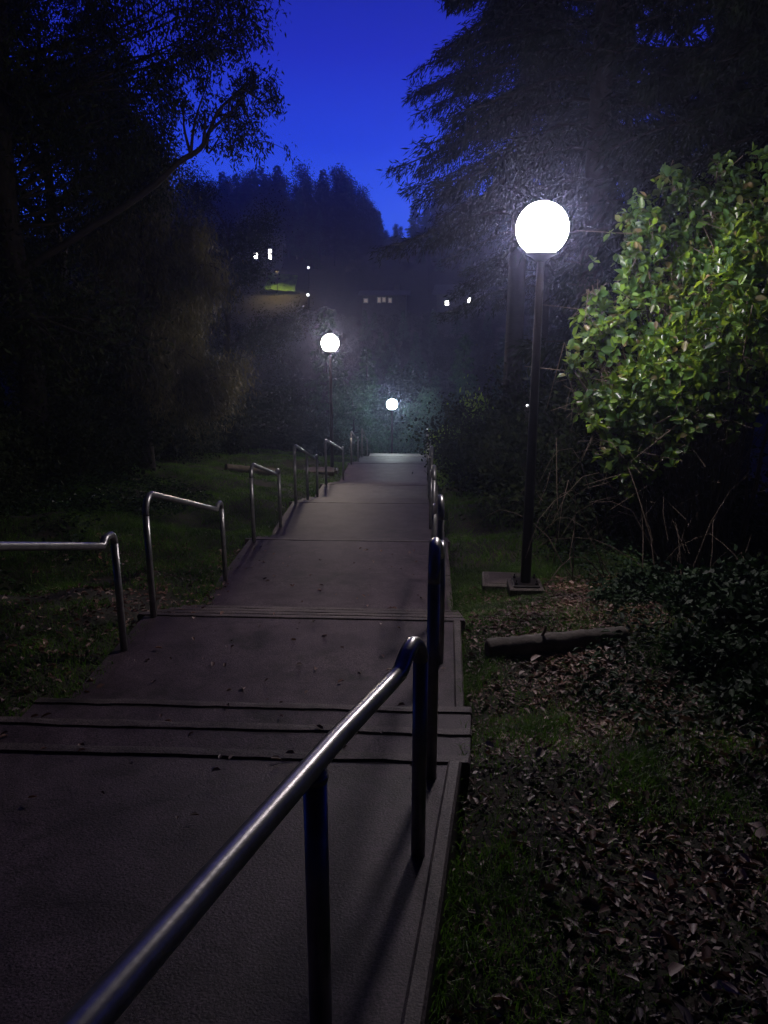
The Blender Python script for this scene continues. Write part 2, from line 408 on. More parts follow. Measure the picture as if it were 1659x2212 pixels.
for i, (a, za, b, zb) in enumerate(fr):
    handrail(XL, a, za, XL, b, zb, left_lab[i], GL, mid=(i == 3))
    if i == 0: handrail(.048, a, za, .129, 4.9, zb, right_lab[i], GR, h0=1.0, r0=.12)
    else: handrail(.135, a, za, .12, b, zb, right_lab[i], GR, mid=(i == 3))
# the long foreground rail
A = [Vector((-.62,-.50,-.57)), Vector((-.371,.733,-.80)), Vector((-.288,1.144,-.877)), Vector((-.194,1.607,-.965)), Vector((-.062,2.14,-1.055))]
t = tag(empty('handrail', (.0,2.34,-1.90)), 'long thick foreground handrail sweeping from the bottom left corner to a hooked end', 'handrail', GR)
o = Vector(t.location)
pts = [A[0]+(A[1]-A[0])*i/8 for i in range(8)] + [A[1], A[2], A[3]] + [A[3].lerp(A[4], i/4) for i in range(1, 5)]
# level hook and bend down to the end post
top1 = -1.02
pts += [Vector((-.054,2.165,-1.045)), Vector((-.045,2.195,-1.028)), Vector((-.034,2.235,top1))]
for i in range(1, 9):
    a = PI/2*(1-i/8); r1 = .085
    pts.append(Vector((-.034+.034*math.cos(a), 2.255+r1*math.cos(a), top1-r1+r1*math.sin(a))))
mb = MB(); mb.tube([p-o for p in pts], RT, 28); mb.build('rail', M['steel'], t, True)
e = pts[-1]
mb = MB(); mb.tube([Vector((e.x, e.y, -2.05))-o, Vector((e.x, e.y, -1.5))-o, Vector((e.x, e.y, e.z+.001))-o], RT*.999, 24); mb.build('post', M['steel'], t, True)
mb = MB(); mb.tube([Vector((-.220,1.48,-2.0))-o, Vector((-.220,1.48,-1.4))-o, Vector((-.220,1.48,-.950))-o], .0262, 24); mb.build('post', M['steel'], t, True)
mb = MB(); mb.lathe([(.0275,-.010),(.0292,0),(.0275,.010)], (-.220-o.x,1.48-o.y,-.972-o.z), 24); mb.build('weld', M['steel'], t, True)
mb = MB(); mb.tube([Vector((-.60,-.40,-1.9))-o, Vector((-.60,-.40,-.60))-o], RT*.98, 18); mb.build('post', M['steel'], t, True)

# ------------------------------------------------------------------ globe lamps
def globe_lamp(x, y, zc, gm, label, base=True):
    zb = gz(x, y); H = zc-zb
    t = tag(empty('street_lamp', (x, y, zb)), label, 'street lamp', 'globe lamps beside the path')
    mb = MB(); mb.quadbox((-.16,-.16,-.1), (.16,.16,.075), .012); mb.build('plinth', M['kerb'], t)
    mb = MB(); mb.quadbox((-.125,-.125,.077), (.125,.125,.097), .006); mb.build('base_plate', M['pole'], t)
    for sx in (-1,1):
        for sy in (-1,1):
            mb = MB(); mb.lathe([(.014,0),(.014,.022),(.007,.024),(.007,.045)], (sx*.095, sy*.095, .0975), 6); mb.build('bolt', M['pole'], t)
    n = 12
    mb = MB(); mb.tube([(0,0,.0975+(H-.26-.0975)*i/(n-1)) for i in range(n)], [.050-.018*i/(n-1) for i in range(n)], 20); mb.build('pole', M['pole'], t, True)
    mb = MB(); mb.lathe([(.038,-.27),(.06,-.255),(.075,-.24),(.125,-.215),(.135,-.205),(.135,-.195)], (0,0,H), 28); mb.build('fitter', M['pole'], t, True)
    mb = MB(); R_ = .223; prof_ = []
    for i in range(22):
        a = -1.02+(PI/2-.02+1.02)*i/21
        prof_.append((R_*math.cos(a), R_*math.sin(a)))
    mb.lathe(prof_, (0,0,H), 36); mb.build('globe', gm, t, True)
    return t
p1 = at(1171.5, 494, 7.3); globe_lamp(p1.x-.0, 7.3, p1.z, M['globe1'], 'nearest globe lamp on a tall dark pole right of the path, large white globe')
p2 = at(713, 741, 20.9); globe_lamp(p2.x, 20.9, p2.z, M['globe2'], 'warm glowing globe lamp on a pole left of the path, middle distance')
p3 = at(847, 873.5, 34); globe_lamp(p3.x, 34, p3.z, M['globe3'], 'farthest and smallest globe lamp, cool white, beyond the end of the path')
print('LAMPS', p1, gz(p1.x, 7.3), p2, gz(p2.x, 20.9), p3, gz(p3.x, 34))

# concrete pad beside the lamp foot
def pad(x, y, sx, sy, rz, label):
    z = gz(x, y)+.02
    o = empty('utility_pad', (x, y, z), rz); tag(o, label, 'concrete pad', 'concrete pads by lamp feet')
    mb = MB(); mb.quadbox((-sx/2,-sy/2,-.15), (sx/2,sy/2,.03), .012); mb.build('surround', M['kerb'], o)
    mb = MB(); mb.quadbox((-sx/2+.06,-sy/2+.05,.0), (sx/2-.06,sy/2-.05,.036), .006); mb.build('lid', M['beam'], o)
pad(.84, 7.62, .46, .42, -.05, 'pale concrete pad in the grass left of the near lamp foot')
pad(-2.75, 20.6, .8, .6, .1, 'pale concrete pad in the grass below the far left lamp')

# ------------------------------------------------------------------ logs
def log(P0, P1, r, label):
    P0 = Vector(P0); P1 = Vector(P1); t = tag(empty('log', P0), label, 'log', 'logs lying beside the path')
    n = 14; pts = []; rs = []
    n = 40
    for i in range(n):
        f = i/(n-1); p = P0.lerp(P1, f)-P0; p += Vector((0, .004*math.sin(i*.5), .003*math.sin(i*.8))); pts.append(p); rs.append(r*(1-.12*f)*(1+.012*math.sin(i*1.9)))
    mb = MB(); mb.tube(pts, rs, 16, False)
    v = np.array(mb.v); v += rng.normal(0, r*.022, v.shape); v += .05*r*np.repeat(np.sin(np.arange(16)*2.7)[None], n, 0).reshape(-1,1)*np.array([0,.6,.8]); mb.v = [tuple(q) for q in v]
    b = mb.build('bark', M['log'], t, True)
    for q, f in ((pts[0], -1), (pts[-1], 1)):
        mb = MB(); d = (P1-P0).normalized()*f; mb.tube([q-d*.03, q+d*.012, q+d*.02], [rs[0 if f < 0 else -1]*.97, rs[0 if f < 0 else -1]*.93, rs[0 if f < 0 else -1]*.7], 16); mb.build('cut_end', M['twig'], t)
    mb = MB(); m = P0.lerp(P1, .38)-P0; mb.tube([m+Vector((0,0,r*.7)), m+Vector((.02,-.01,r+.03)), m+Vector((.025,-.015,r+.07))], [.012,.01,.006], 7); mb.build('branch_stub', M['twig'], t)
pl0 = at(1058, 1408, 5.05); pl1 = at(1345, 1412, 5.25)
log((pl0.x, 5.1, max(pl0.z-.02, gz(pl0.x,5.1)+.04)), (pl1.x, 5.25, gz(pl1.x,5.25)+.035), .075, 'short dark log lying across the leaf litter at the right')
q0 = at(517, 970, 21); q1 = at(613, 968, 21.5)
log((q0.x, 19.5, gz(q0.x, 19.5)+.12), (q1.x, 20.2, gz(q1.x, 20.2)+.1), .12, 'pale log lying behind the bright grass on the left')

# ------------------------------------------------------------------ vegetation generators
def unit(a): return a/np.maximum(np.linalg.norm(a, axis=-1, keepdims=True), 1e-9)
def leaf_arrays(P, A, N, Ln, Wd, ovate=False, fold=.25):
    """blades starting at P along A, facing N"""
    P = np.asarray(P); A = unit(A); N = unit(N - A*(N*A).sum(-1, keepdims=True)); Sd = np.cross(A, N)
    Ln = np.broadcast_to(Ln, (len(P),))[:, None]; Wd = np.broadcast_to(Wd, (len(P),))[:, None]
    if not ovate:
        V = np.stack([P, P+A*Ln*.45-Sd*Wd*.5, P+A*Ln, P+A*Ln*.45+Sd*Wd*.5], 1)
        F = np.arange(4)[None]+4*np.arange(len(P))[:, None]
        return V.reshape(-1, 3), F
    up = N*Wd*fold
    V = np.stack([P, P+A*Ln*.28-Sd*Wd*.42+up*.8, P+A*Ln*.66-Sd*Wd*.44+up*.8, P+A*Ln-N*Ln*.10,
                  P+A*Ln*.66+Sd*Wd*.44+up*.8, P+A*Ln*.28+Sd*Wd*.42+up*.8], 1)
    b = 6*np.arange(len(P))[:, None]
    F = np.concatenate([b+np.array([[0,1,2,3]]), b+np.array([[0,3,4,5]])], 0)
    return V.reshape(-1, 3), F
def rdir(n): return unit(rng.normal(size=(n, 3)))

class Wood:
    def __init__(s): s.V = []; s.F = []; s.n = 0
    def seg(s, pts, rs, seg=6):
        mb = MB(); mb.tube(pts, list(rs), seg, False); s.V.append(np.array(mb.v)); s.F.append(np.array(mb.f, dtype=int)+s.n); s.n += len(mb.v)
    def build(s, name, mat, parent): return mesh_np(name, np.concatenate(s.V), np.concatenate(s.F), mat, parent, True)

def limb(wood, p, d, ln, r, depth, tips, R, grav=.0, spread=.7, kids=(3,5), minr=.012):
    n = 6; pts = [Vector(p)]; dd = Vector(d).normalized(); step = ln/n
    for i in range(n):
        dd = (dd + Vector(R.normal(0, .13, 3)) + Vector((0,0,-grav))).normalized()
        pts.append(pts[-1]+dd*step)
    rs = [max(minr, r*(1-.55*i/n)) for i in range(n+1)]
    wood.seg(pts, rs, 7 if depth > 1 else 4)
    if depth == 0:
        for i in range(2, n+1): tips.append((pts[i], dd.copy()))
        return
    for k in range(R.integers(*kids)):
        f = R.uniform(.35, 1.0); q = pts[int(f*n)]
        nd = (dd + Vector(R.normal(0, spread, 3))).normalized()
        limb(wood, q, nd, ln*R.uniform(.5,.72), rs[int(f*n)]*.62, depth-1, tips, R, grav, spread, kids, minr)
    limb(wood, pts[-1], dd, ln*.6, rs[-1]*.8, depth-1, tips, R, grav, spread, kids, minr)

def broad_tree(seed, H=10, r=.22, lean=(0,0), per=26, cl=.38, lf=(.09,.045), mat='fol_dark', trunk_f=.35, droop=0, limbs=9, ln=.34, low=.3):
    R = np.random.default_rng(seed); t = empty('tree'); w = Wood(); tips = []
    top = Vector((lean[0]*H, lean[1]*H, H*.8)); pts = []
    for i in range(9):
        f = i/8; pts.append(Vector((top.x*f*f, top.y*f*f, top.z*f)) + Vector((R.normal(0,.06*f*H/8), R.normal(0,.06*f*H/8), 0)))
    pts[0].z = -.5
    w.seg(pts, [r*(1.35 if i == 0 else 1-.8*i/8) for i in range(9)], 10)
    for k in range(limbs):
        f = low+(1-low)*(k+.5)/limbs; q = pts[0].lerp(pts[0], 0); j = f*8; i0 = min(7, int(j)); q = pts[i0].lerp(pts[i0+1], j-i0)
        a = k*2.4+R.uniform(-.4,.4); d = Vector((math.cos(a), math.sin(a), .25+.7*f)).normalized()
        limb(w, q, d, H*ln*(1.15-.6*f), r*.45*(1.2-f*.7), 2, tips, R, .02, .62, (3,5))
    tp = np.array([list(p) for p, d in tips]); td = np.array([list(d) for p, d in tips])
    i = rng.integers(0, len(tp), len(tp)*per)
    off = rng.normal(0, cl*.5, (len(i), 3)); P = tp[i]+off; 
    if droop: P[:,2] -= np.abs(rng.normal(0, droop, len(i)))
    Ad = unit(td[i]*.4+rng.normal(0,.6,(len(i),3))+np.array([0,0,-.25-(1.2 if droop else 0)])); N = unit(rng.normal(0,.7,(len(i),3))+np.array([0,0,.6]))
    s = rng.uniform(.7,1.35,len(i)); V_, F_ = leaf_arrays(P, Ad, N, lf[0]*s, lf[1]*s)
    w.build('trunk', M['bark'], t); mesh_np('crown', V_, F_, M[mat], t)
    return t

def conifer(seed, H=16, r=.22, R0=2.9, z0=.12, nb=90, spray=.34, sw=.07, dens=26, mat='needle', droop=.28):
    R = np.random.default_rng(seed); t = empty('conifer_tree'); w = Wood()
    w.seg([Vector((R.normal(0,.02), R.normal(0,.02), -.5+(H+.5)*i/8)) for i in range(9)], [r*(1-.97*i/8)+.012 for i in range(9)], 9)
    Ps = []; As = []; 
    for k in range(nb):
        f = (k+R.uniform(0,1))/nb; z = H*(z0+(1-z0)*f**1.0)
        Ln = R0*(1-f)**.8*R.uniform(.65,1.15)+.12
        a = k*2.399+R.uniform(-.5,.5); hd = Vector((math.cos(a), math.sin(a), 0))
        pts = []; m = 7
        for i in range(m+1):
            u = i/m; pts.append(Vector((0,0,z)) + hd*Ln*u + Vector((0,0, Ln*(.18*u - droop*1.6*u*u + .22*u**4))) + Vector((0,0,R.normal(0,.02))))
        w.seg(pts, [max(.008, .035*(Ln/R0)*(1-.8*i/m)+.006) for i in range(m+1)], 4)
        nsp = int(dens*Ln/R0*R.uniform(.7,1.2))+4
        for j in range(nsp):
            u = R.uniform(.12, 1.0); i0 = min(m-1, int(u*m)); q = pts[i0].lerp(pts[i0+1], u*m-i0)
            side = Vector((-hd.y, hd.x, 0))*(1 if j % 2 else -1)
            d = (hd*R.uniform(.3,.9)+side*R.uniform(.3,1)*(1.15-u)+Vector((0,0,-R.uniform(.1,1.1)))).normalized()
            sl = Ln*.30*(1.2-u)+spray*.6
            for s_ in range(5):
                Ps.append(list(q+d*sl*s_/5)); As.append(list(d))
    Ps = np.array(Ps); As = np.array(As)
    P = np.repeat(Ps, 3, 0)+rng.normal(0,.05,(len(Ps)*3,3)); A_ = unit(np.repeat(As, 3, 0)+rng.normal(0,.45,(len(Ps)*3,3))+np.array([0,0,-.18]))
    s = rng.uniform(.5,1.15,len(P)); V_, F_ = leaf_arrays(P, A_, rng.normal(0,.8,(len(P),3))+np.array([0,0,.5]), spray*s, sw*s)
    w.build('trunk', M['bark'], t); mesh_np('crown', V_, F_, M[mat], t)
    return t

def shrub(seed, rad=1.0, h=1.6, stems=16, per=30, lf=(.07,.035), mat='fol_dark', name='shrub', cl=.3):
    R = np.random.default_rng(seed); t = empty(name); w = Wood(); tips = []
    for k in range(stems):
        a = R.uniform(0, 2*PI); rr = R.uniform(0, .35)*rad; q = Vector((rr*math.cos(a), rr*math.sin(a), -.1))
        d = Vector((math.cos(a)*R.uniform(.1,.8), math.sin(a)*R.uniform(.1,.8), 1)).normalized()
        limb(w, q, d, h*.62*R.uniform(.7,1.1), .016, 1, tips, R, .03, .6, (3,5), .004)
    tp = np.array([list(p) for p, d in tips]); i = rng.integers(0, len(tp), len(tp)*per)
    P = tp[i]+rng.normal(0, cl*.5, (len(i),3)); s = rng.uniform(.7,1.3,len(i))
    V_, F_ = leaf_arrays(P, rng.normal(0,.7,(len(i),3))+np.array([0,0,-.2]), rng.normal(0,.6,(len(i),3))+np.array([0,0,.7]), lf[0]*s, lf[1]*s)
    w.build('stems', M['bark'], t); mesh_np('foliage', V_, F_, M[mat], t)
    return t

def place(o, x, y, s=1.0, rz=0.0, z=None, sz=None):
    o.location = (x, y, gz(x, y) if z is None else z); o.rotation_euler = (0,0,rz); o.scale = (s, s, s if sz is None else sz)
    return o
used = set()
def inst(proto, x, y, s, rz, label, cat, group, sz=None, z=None):
    o = proto if id(proto) not in used else copy_tree(proto)
    used.add(id(proto)); place(o, x, y, s, rz, z, sz); return tag(o, label, cat, group)

# ------------------------------------------------------------------ trees on the left
bA = broad_tree(11, 12, .24, (.04,0), per=52, cl=.60, lf=(.085,.04), low=.12, ln=.21, limbs=13)
bB = broad_tree(12, 12, .26, (.05,-.02), per=46, cl=.55, lf=(.085,.036), low=.16, ln=.22, limbs=12)
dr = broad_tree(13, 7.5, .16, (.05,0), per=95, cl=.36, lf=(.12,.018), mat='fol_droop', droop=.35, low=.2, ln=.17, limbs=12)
cA = conifer(21, 20, .22, 3.2, .18, 170, .22, .042, 46)
cB = conifer(23, 20, .24, 3.0, .29, 170, .16, .028, 66, droop=.40)
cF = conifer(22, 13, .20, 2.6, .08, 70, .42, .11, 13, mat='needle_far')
bL = broad_tree(15, 11, .18, (0,0), per=13, cl=.9, lf=(.26,.15), mat='teal_leaf', low=.08, limbs=11, ln=.2)
bF = broad_tree(14, 11, .20, (0,0), per=9, cl=1.0, lf=(.28,.16), low=.15, limbs=9, ln=.22)
sA = shrub(31, 1.0, 1.9)
sB = shrub(32, 1.1, 1.5, 20, 34, (.055,.04))
GLT, GRT = 'dark trees standing close on the left', 'tall conifers standing on the right'
GD = 'dark trees massed at the edge of the clearing'
inst(bA, -8.6, 6.8, 1.0, 1.0, 'black tree at the left edge of the photo, nearest to the camera', 'tree', GLT)
inst(bB, -9.0, 11.5, 1.0, .2, 'dark tree behind the nearest left tree, filling the left side', 'tree', GLT)
inst(bA, -8.3, 15.0, .95, 2.3, 'dark tree on the left behind the tree with the curved limb', 'tree', GLT)
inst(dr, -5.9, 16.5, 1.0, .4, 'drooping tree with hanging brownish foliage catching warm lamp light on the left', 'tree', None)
# the tree whose limb curves up against the sky
ht = tag(empty('tree', (-6.6, 13.0, gz(-6.6, 13.0))), 'dark tree with a long curved limb rising to the right against the blue sky', 'tree', GLT)
w = Wood(); Rh = np.random.default_rng(77); oh = Vector(ht.location)
def poly(ps, r0, r1, seg=7):
    # smooth a polyline and lay a tapering branch along it
    P_ = [Vector(q)-oh for q in ps]; out = []
    for i in range(len(P_)-1):
        a = P_[max(i-1,0)]; b = P_[i]; c = P_[i+1]; d = P_[min(i+2,len(P_)-1)]
        for k in range(4):
            u = k/4; out.append(.5*((2*b)+(c-a)*u+(2*a-5*b+4*c-d)*u*u+(3*b-a-3*c+d)*u**3))
    out.append(P_[-1]); n = len(out); w.seg(out, [r0+(r1-r0)*i/(n-1) for i in range(n)], seg); return out
poly([oh+Vector((0,0,-.4)), oh+Vector((.1,.1,2)), oh+Vector((0,.1,4.5)), oh+Vector((.3,0,7.5)), oh+Vector((.5,0,11))], .26, .06, 10)
lb = poly([oh+Vector((.05,.1,3.3)), at(300,425,13.2), at(385,352,13.3), at(432,322,13.3), at(453,283,13.4), at(472,240,13.4), at(512,200,13.5), at(560,165,13.5)], .06, .010)
hb = [(100,60,13,.9,1.5),(60,220,12.5,.9,1.6),(160,190,13,.7,1.2),(130,320,13.5,.8,1.6),(250,300,13.5,.45,1.2),(300,260,13.3,.38,1.0),(330,190,13,.30,.9),(370,150,13,.30,.8),(410,90,13,.34,.9),
      (470,40,13,.40,1.0),(500,-10,13,.45,1.1),(390,10,13,.4,.9),(300,60,13,.40,.7),(240,10,13,.5,.9),(180,60,13,.3,.8),(350,-60,13,.7,1.2),(460,-80,13,.6,1.2),(200,-80,13,.8,1.3),(280,120,13,.22,.5),
      (440,110,13.2,.22,.6),(500,95,13.2,.18,.5),(400,210,13.2,.25,.6),(350,240,13.3,.25,.8),(510,210,13.5,.24,.6),(550,185,13.5,.26,.7),(570,225,13.5,.22,.6),(490,270,13.5,.26,.5),(535,270,13.5,.24,.6),(560,310,13.5,.20,.4),
      (440,240,13.4,.20,.4),(500,330,13.6,.22,.5),(330,330,13.8,.32,1.2),(290,380,14,.42,1.6),(220,400,13.8,.5,1.6),(540,60,13,.20,.6),(450,175,13.2,.16,.4)]
tp = []
for x, y, Y, r, dn in hb:
    c = at(x, y, Y); j = Rh.integers(8, 14) if x < 480 else Rh.integers(14, len(lb))
    if y < 150 or x < 400: q = oh+Vector((.3,0,min(10.5, max(2.5,(c.z-oh.z)*.85))))
    else: q = lb[min(j, len(lb)-1)]+oh
    m = q.lerp(c, .5)+Vector(Rh.normal(0,.15,3)); poly([q, m, c], .03, .006, 5)
    for k in range(int(11*dn)+3):
        e = Vector(c)+Vector(Rh.normal(0, r*.62, 3)); poly([Vector(c).lerp(m,.2*Rh.random()), Vector(c).lerp(e,.5)+Vector(Rh.normal(0,.03,3)), e], .008, .003, 4); tp.append([*(e-oh), r, dn])
tp = np.array(tp); i = rng.integers(0, len(tp), 47000); wgt = rng.random(len(i)) < np.clip(tp[i,4]/1.3, .3, 1); i = i[wgt]
P = tp[i,:3]+rng.normal(0,1,(len(i),3))*np.clip(tp[i,3:4]*.30,.07,.2)*np.array([.8,1,1.3]); s_ = rng.uniform(.6,1.3,len(i))
V_, F_ = leaf_arrays(P, rng.normal(0,.5,(len(i),3))+np.array([0,0,-.7]), rng.normal(0,1,(len(i),3)), .085*s_, .026*s_)
w.build('trunk', M['bark'], ht); mesh_np('crown', V_, F_, M['fol_dark'], ht)
DL = 'dark tree in the unlit mass left of the path'
for i, (x, y, s, r, k) in enumerate([(-9.5,7,.95,0,0),(-11,17,1.2,1,1),(-9,20,1.0,2,0),(-10,26,1.1,3,3),(-7.5,30,.9,.5,0),(-12,10,1.1,4,3),(-14,22,1.3,2,1),(-6,-3,1.1,1.1,0),(-4.5,-8,1.1,2,1),(-9,1,1.1,3,0),(-2.4,-11,1.1,3,1),(-8,-7,1.2,0,1)]):  # the ones behind the camera are unseen, added to block the sky
    inst((bA,bB,None,cA)[k], x, y, s*(.7 if k == 3 else 1), r, 'black conifer in the unlit trees left of the path' if k == 3 else DL, 'tree', GD)
# ------------------------------------------------------------------ right side conifers
inst(cB, 2.75, 14.2, 1.05, .5, 'tall conifer behind the near lamp, drooping branches reaching over the path', 'tree', GRT)
inst(cB, 1.95, 17.6, .95, 4.0, 'conifer between the two tall ones behind the near lamp, thick dark foliage', 'tree', GRT)
inst(cA, 4.3, 12.9, .95, 5.2, 'dark conifer directly above the leafy bush, its trunk hidden by foliage', 'tree', GRT)
inst(cB, 5.4, 11.2, .95, 2.0, 'tall dark conifer at the upper right behind the leafy bush', 'tree', GRT)
inst(cB, 2.9, 20.5, .9, 3.1, 'conifer beyond the near lamp, its left side forming the edge of the sky', 'tree', GRT)
DR = 'dark tree in the unlit mass right of the path'
for i, (x, y, s, r, k) in enumerate([(8,15,1.0,1,3),(7.5,7.5,1.0,3,0),(6.5,19,.9,4,3),(5.8,27,.75,.4,3),(9.5,24,1.0,2,1),(11,11,1.2,5,1),(5.0,33,.6,2.2,3),(7.2,2.2,1.0,1,0),(5.5,-4,1.0,2,1),(3.5,-10,.9,0,3),(0,-13,1.1,3,0),(-2,-16,.9,5,3),(9,-2,1.1,2,0),(2.2,-7,1.0,2,0),(5.5,-9,1.2,2,1)]):  # unseen trees behind the camera added to keep sky out of the rails
    inst((bA,bB,None,cA)[k], x, y, s, r, 'black conifer in the unlit trees right of the path' if k == 3 else DR, 'tree', GD+' on the right')
# ------------------------------------------------------------------ trees beyond the foot of the path and on the far hillside
FB = ('dark pointed conifer in the wood on the far hillside', 'dark round-topped tree in the wood on the far hillside')
R = np.random.default_rng(5)
SX = [0,380,430,500,560,620,690,720,750,790,815,838,870,900,940,1000,1659]; SY = [330,365,378,352,360,352,362,330,372,392,430,485,462,430,400,380,360]
def hill_row(Y, dy, step, x0, x1, jit, fixed=None, wid=1.0):
    px = x0
    while px < x1:
        sk = (np.interp(px, SX, SY) if fixed is None else fixed) + dy + R.uniform(-jit, jit*.8)
        yy = Y+R.uniform(-1.5, 1.5); p = at(px, sk, yy); h = p.z-gz(p.x, yy)
        if h > 1.0:
            con = R.random() < .28; ph = 13.0 if con else 12.2
            sz = h/ph; s_ = max(.22, min(1.0, sz))*(1.1 if con else .95)*wid
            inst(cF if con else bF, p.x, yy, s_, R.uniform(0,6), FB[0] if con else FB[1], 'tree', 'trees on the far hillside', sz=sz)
        px += step*R.uniform(.7,1.3)
hill_row(104, 4, 30, 330, 1250, 30)
hill_row(98, 22, 30, 330, 1250, 22)
hill_row(92, 70, 34, 330, 1250, 30)
hill_row(86, 120, 40, 670, 1250, 26)
hill_row(90, 110, 34, 380, 660, 26)
hill_row(82.5, 0, 60, 640, 1200, 14, 560)
hill_row(66, 0, 22, 672, 1250, 7, 672)
hill_row(62, 0, 34, 400, 680, 12, 690)
hill_row(60, 0, 30, 640, 1250, 12, 712)
hill_row(55, 0, 40, 400, 1250, 18, 765)
hill_row(48, 0, 46, 420, 1250, 20, 800)
# foliage round the farthest lamp
GN = 'trees closing the foot of the path'
for i, (x, y, s, k, lab) in enumerate([(-4.6,38,.62,0,'conifer left of the farthest lamp, faintly lit from the side'),
        (-2.8,39.5,.50,0,'dim green conifer standing just behind the farthest lamp on its left'),
        (-.3,39,.50,1,'leafy tree just right of the farthest lamp, faintly lit green'),
        (1.8,37,.52,0,'conifer right of the farthest lamp behind the end of the path'),
        (-1.6,44,.50,1,'dark tree directly behind the farthest lamp'),
        (4.2,41,.60,0,'dark conifer well to the right of the farthest lamp')]):
    inst((cF,bF)[k], x, y, s, i*1.7, lab, 'tree', GN)

GE = 'leafy trees round the farthest lamp'
inst(bL, -3.2, 36.2, .42, 1.0, 'blue green lit leafy tree left of the farthest lamp', 'tree', GE)
inst(bL, .15, 36.4, .40, 2.6, 'blue green lit leafy tree right of the farthest lamp', 'tree', GE)
inst(bL, -1.5, 38.5, .40, 4.0, 'dim green leafy tree rising just behind the farthest lamp', 'tree', GE)

# ------------------------------------------------------------------ the leafy lit bush at the right
blobs = [(1420,560,8.7,.42),(1500,500,8.8,.42),(1590,480,8.9,.38),(1660,450,8.9,.44),(1330,770,8.5,.38),(1310,690,8.6,.20),(1400,690,8.5,.36),(1400,840,8.2,.36),(1480,800,8.0,.40),
         (1560,720,7.8,.42),(1640,620,7.7,.46),(1650,740,7.7,.34),(1520,640,8.4,.40),(1540,840,7.9,.26),(1430,900,8.0,.26),(1340,900,8.2,.24),(1275,720,8.5,.16),(1250,790,8.4,.10),(1450,400,8.9,.16),(1390,470,8.7,.18),
         (1560,365,8.9,.09),(1500,415,8.9,.14),(1370,1020,8.0,.11),(1325,985,8.1,.13),(1300,850,8.3,.12),(1290,650,8.6,.08),(1375,545,8.6,.14),(1360,1060,8.0,.07),(1340,900,8.2,.30),(1420,960,8.0,.22),(1500,900,7.8,.20),(1600,860,7.7,.24),(1360,980,8.1,.16),(1270,880,8.3,.10),(1620,540,8.2,.36)]
BL = [(at(x, y, Y), r) for x, y, Y, r in blobs]
bx, by = 3.2, 8.6; bz = gz(bx, by); org = Vector((bx, by, bz))
bush = tag(empty('laurel_bush', org), 'large glossy leafed bush at the right lit yellow green by the near lamp', 'bush')
w = Wood(); Rb = np.random.default_rng(3)
for c, r in BL:
    for k in range(4):
        e = Vector(c)+Vector(Rb.normal(0, r*.45, 3)); s0 = Vector((bx+Rb.uniform(-.3,.3), by+Rb.uniform(-.2,.4), bz-.1)); m = s0.lerp(e, .5)+Vector((0,0,.28))+Vector(Rb.normal(0,.08,3))
        pts = []
        for i in range(9):
            u = i/8; pts.append((s0*(1-u)**2 + m*2*u*(1-u) + e*u*u) - org + Vector(Rb.normal(0,.012,3)))
        w.seg(pts, [.022*(1-.75*i/8) for i in range(9)], 6)
        for j in range(6):
            q = pts[Rb.integers(4,9)]; w.seg([q, q+Vector(Rb.normal(0,.12,3)), q+Vector(Rb.normal(0,.22,3))], [.006,.005,.003], 4)
w.build('branches', M['twig'], bush)
lampP = np.array([p1.x, 7.3, p1.z])
Pl = []; No = []
for c, r in BL:
    n = int(2300*r*r)+30
    d = rdir(n); rad = r*(1.15-.5*rng.random(n)**1.5)*(1+.36*np.sin(d[:,0]*9+d[:,2]*6+r*40)*np.sin(d[:,1]*7+r*90))
    Pl.append(np.array(c)+d*rad[:,None]); No.append(d)
Pl = np.concatenate(Pl); No = np.concatenate(No)
# rosettes: leaves grow in whorls round a shoot tip
k = len(Pl); m = 5
Pr = np.repeat(Pl[:k//3], m, 0); Nr = np.repeat(No[:k//3], m, 0)
sel = rng.permutation(k)[:k//3]; Pr = np.repeat(Pl[sel], m, 0); Nr = np.repeat(No[sel], m, 0)
tipd = unit(Nr*.6+np.array([0,0,.7])+np.repeat(rng.normal(0,.35,(len(sel),3)), m, 0))
Ar = unit(tipd*rng.uniform(.0,.6,(len(Pr),1)) + rdir(len(Pr)))
Nn = unit(tipd+.35*rng.normal(size=Pr.shape))
sz_ = rng.uniform(.45,1.45,len(Pr))*np.repeat(rng.uniform(.7,1.2,len(sel)), m)
V_, F_ = leaf_arrays(Pr-np.array(org)+Ar*.01, Ar, Nn, .088*sz_, .053*sz_, True)
fo = mesh_np('foliage', V_, F_, M['laurel'], bush); fo['kind'] = 'stuff'
# the biggest leaves facing the camera, one by one
V1, F1 = leaf_arrays(np.zeros((1,3)), np.array([[1.0,0,0]]), np.array([[0,0,1.0]]), .108, .064, True)
lf = mesh_np('leaf', V1, F1, M['laurel'], bush); lme = lf.data
front = np.where((No[:,1] < .25) & (No[:,0] < .6))[0]
ch = rng.choice(front, 280, replace=False)
for q, i in enumerate(ch):
    o_ = lf if q == 0 else bpy.data.objects.new('leaf', lme)
    if q: COL.objects.link(o_); o_.parent = bush
    n = Vector(No[i]); ax = Vector(rdir(1)[0]); zdir = (n*.5+Vector((0,0,.8))+Vector(rng.normal(0,.4,3))).normalized()
    ax = (ax-zdir*ax.dot(zdir)).normalized(); yv = zdir.cross(ax)
    Mx = Matrix((ax, yv, zdir)).transposed().to_4x4(); Mx.translation = Vector(Pl[i])+n*.02-org
    Mx = Mx @ Matrix.Scale(float(rng.uniform(.8,1.2)), 4); o_.matrix_local = Mx

# small leafy branch clump near the path end on the right
hz_ = at(968, 865, 12.5)
hs = shrub(41, .45, 1.25, 9, 16, (.075,.055), 'green_lit', 'hazel_shrub', .22)
inst(hs, .80, 17.2, .72, .3, 'small leafy green shrub beside the far right handrails', 'shrub', None, sz=1.75)

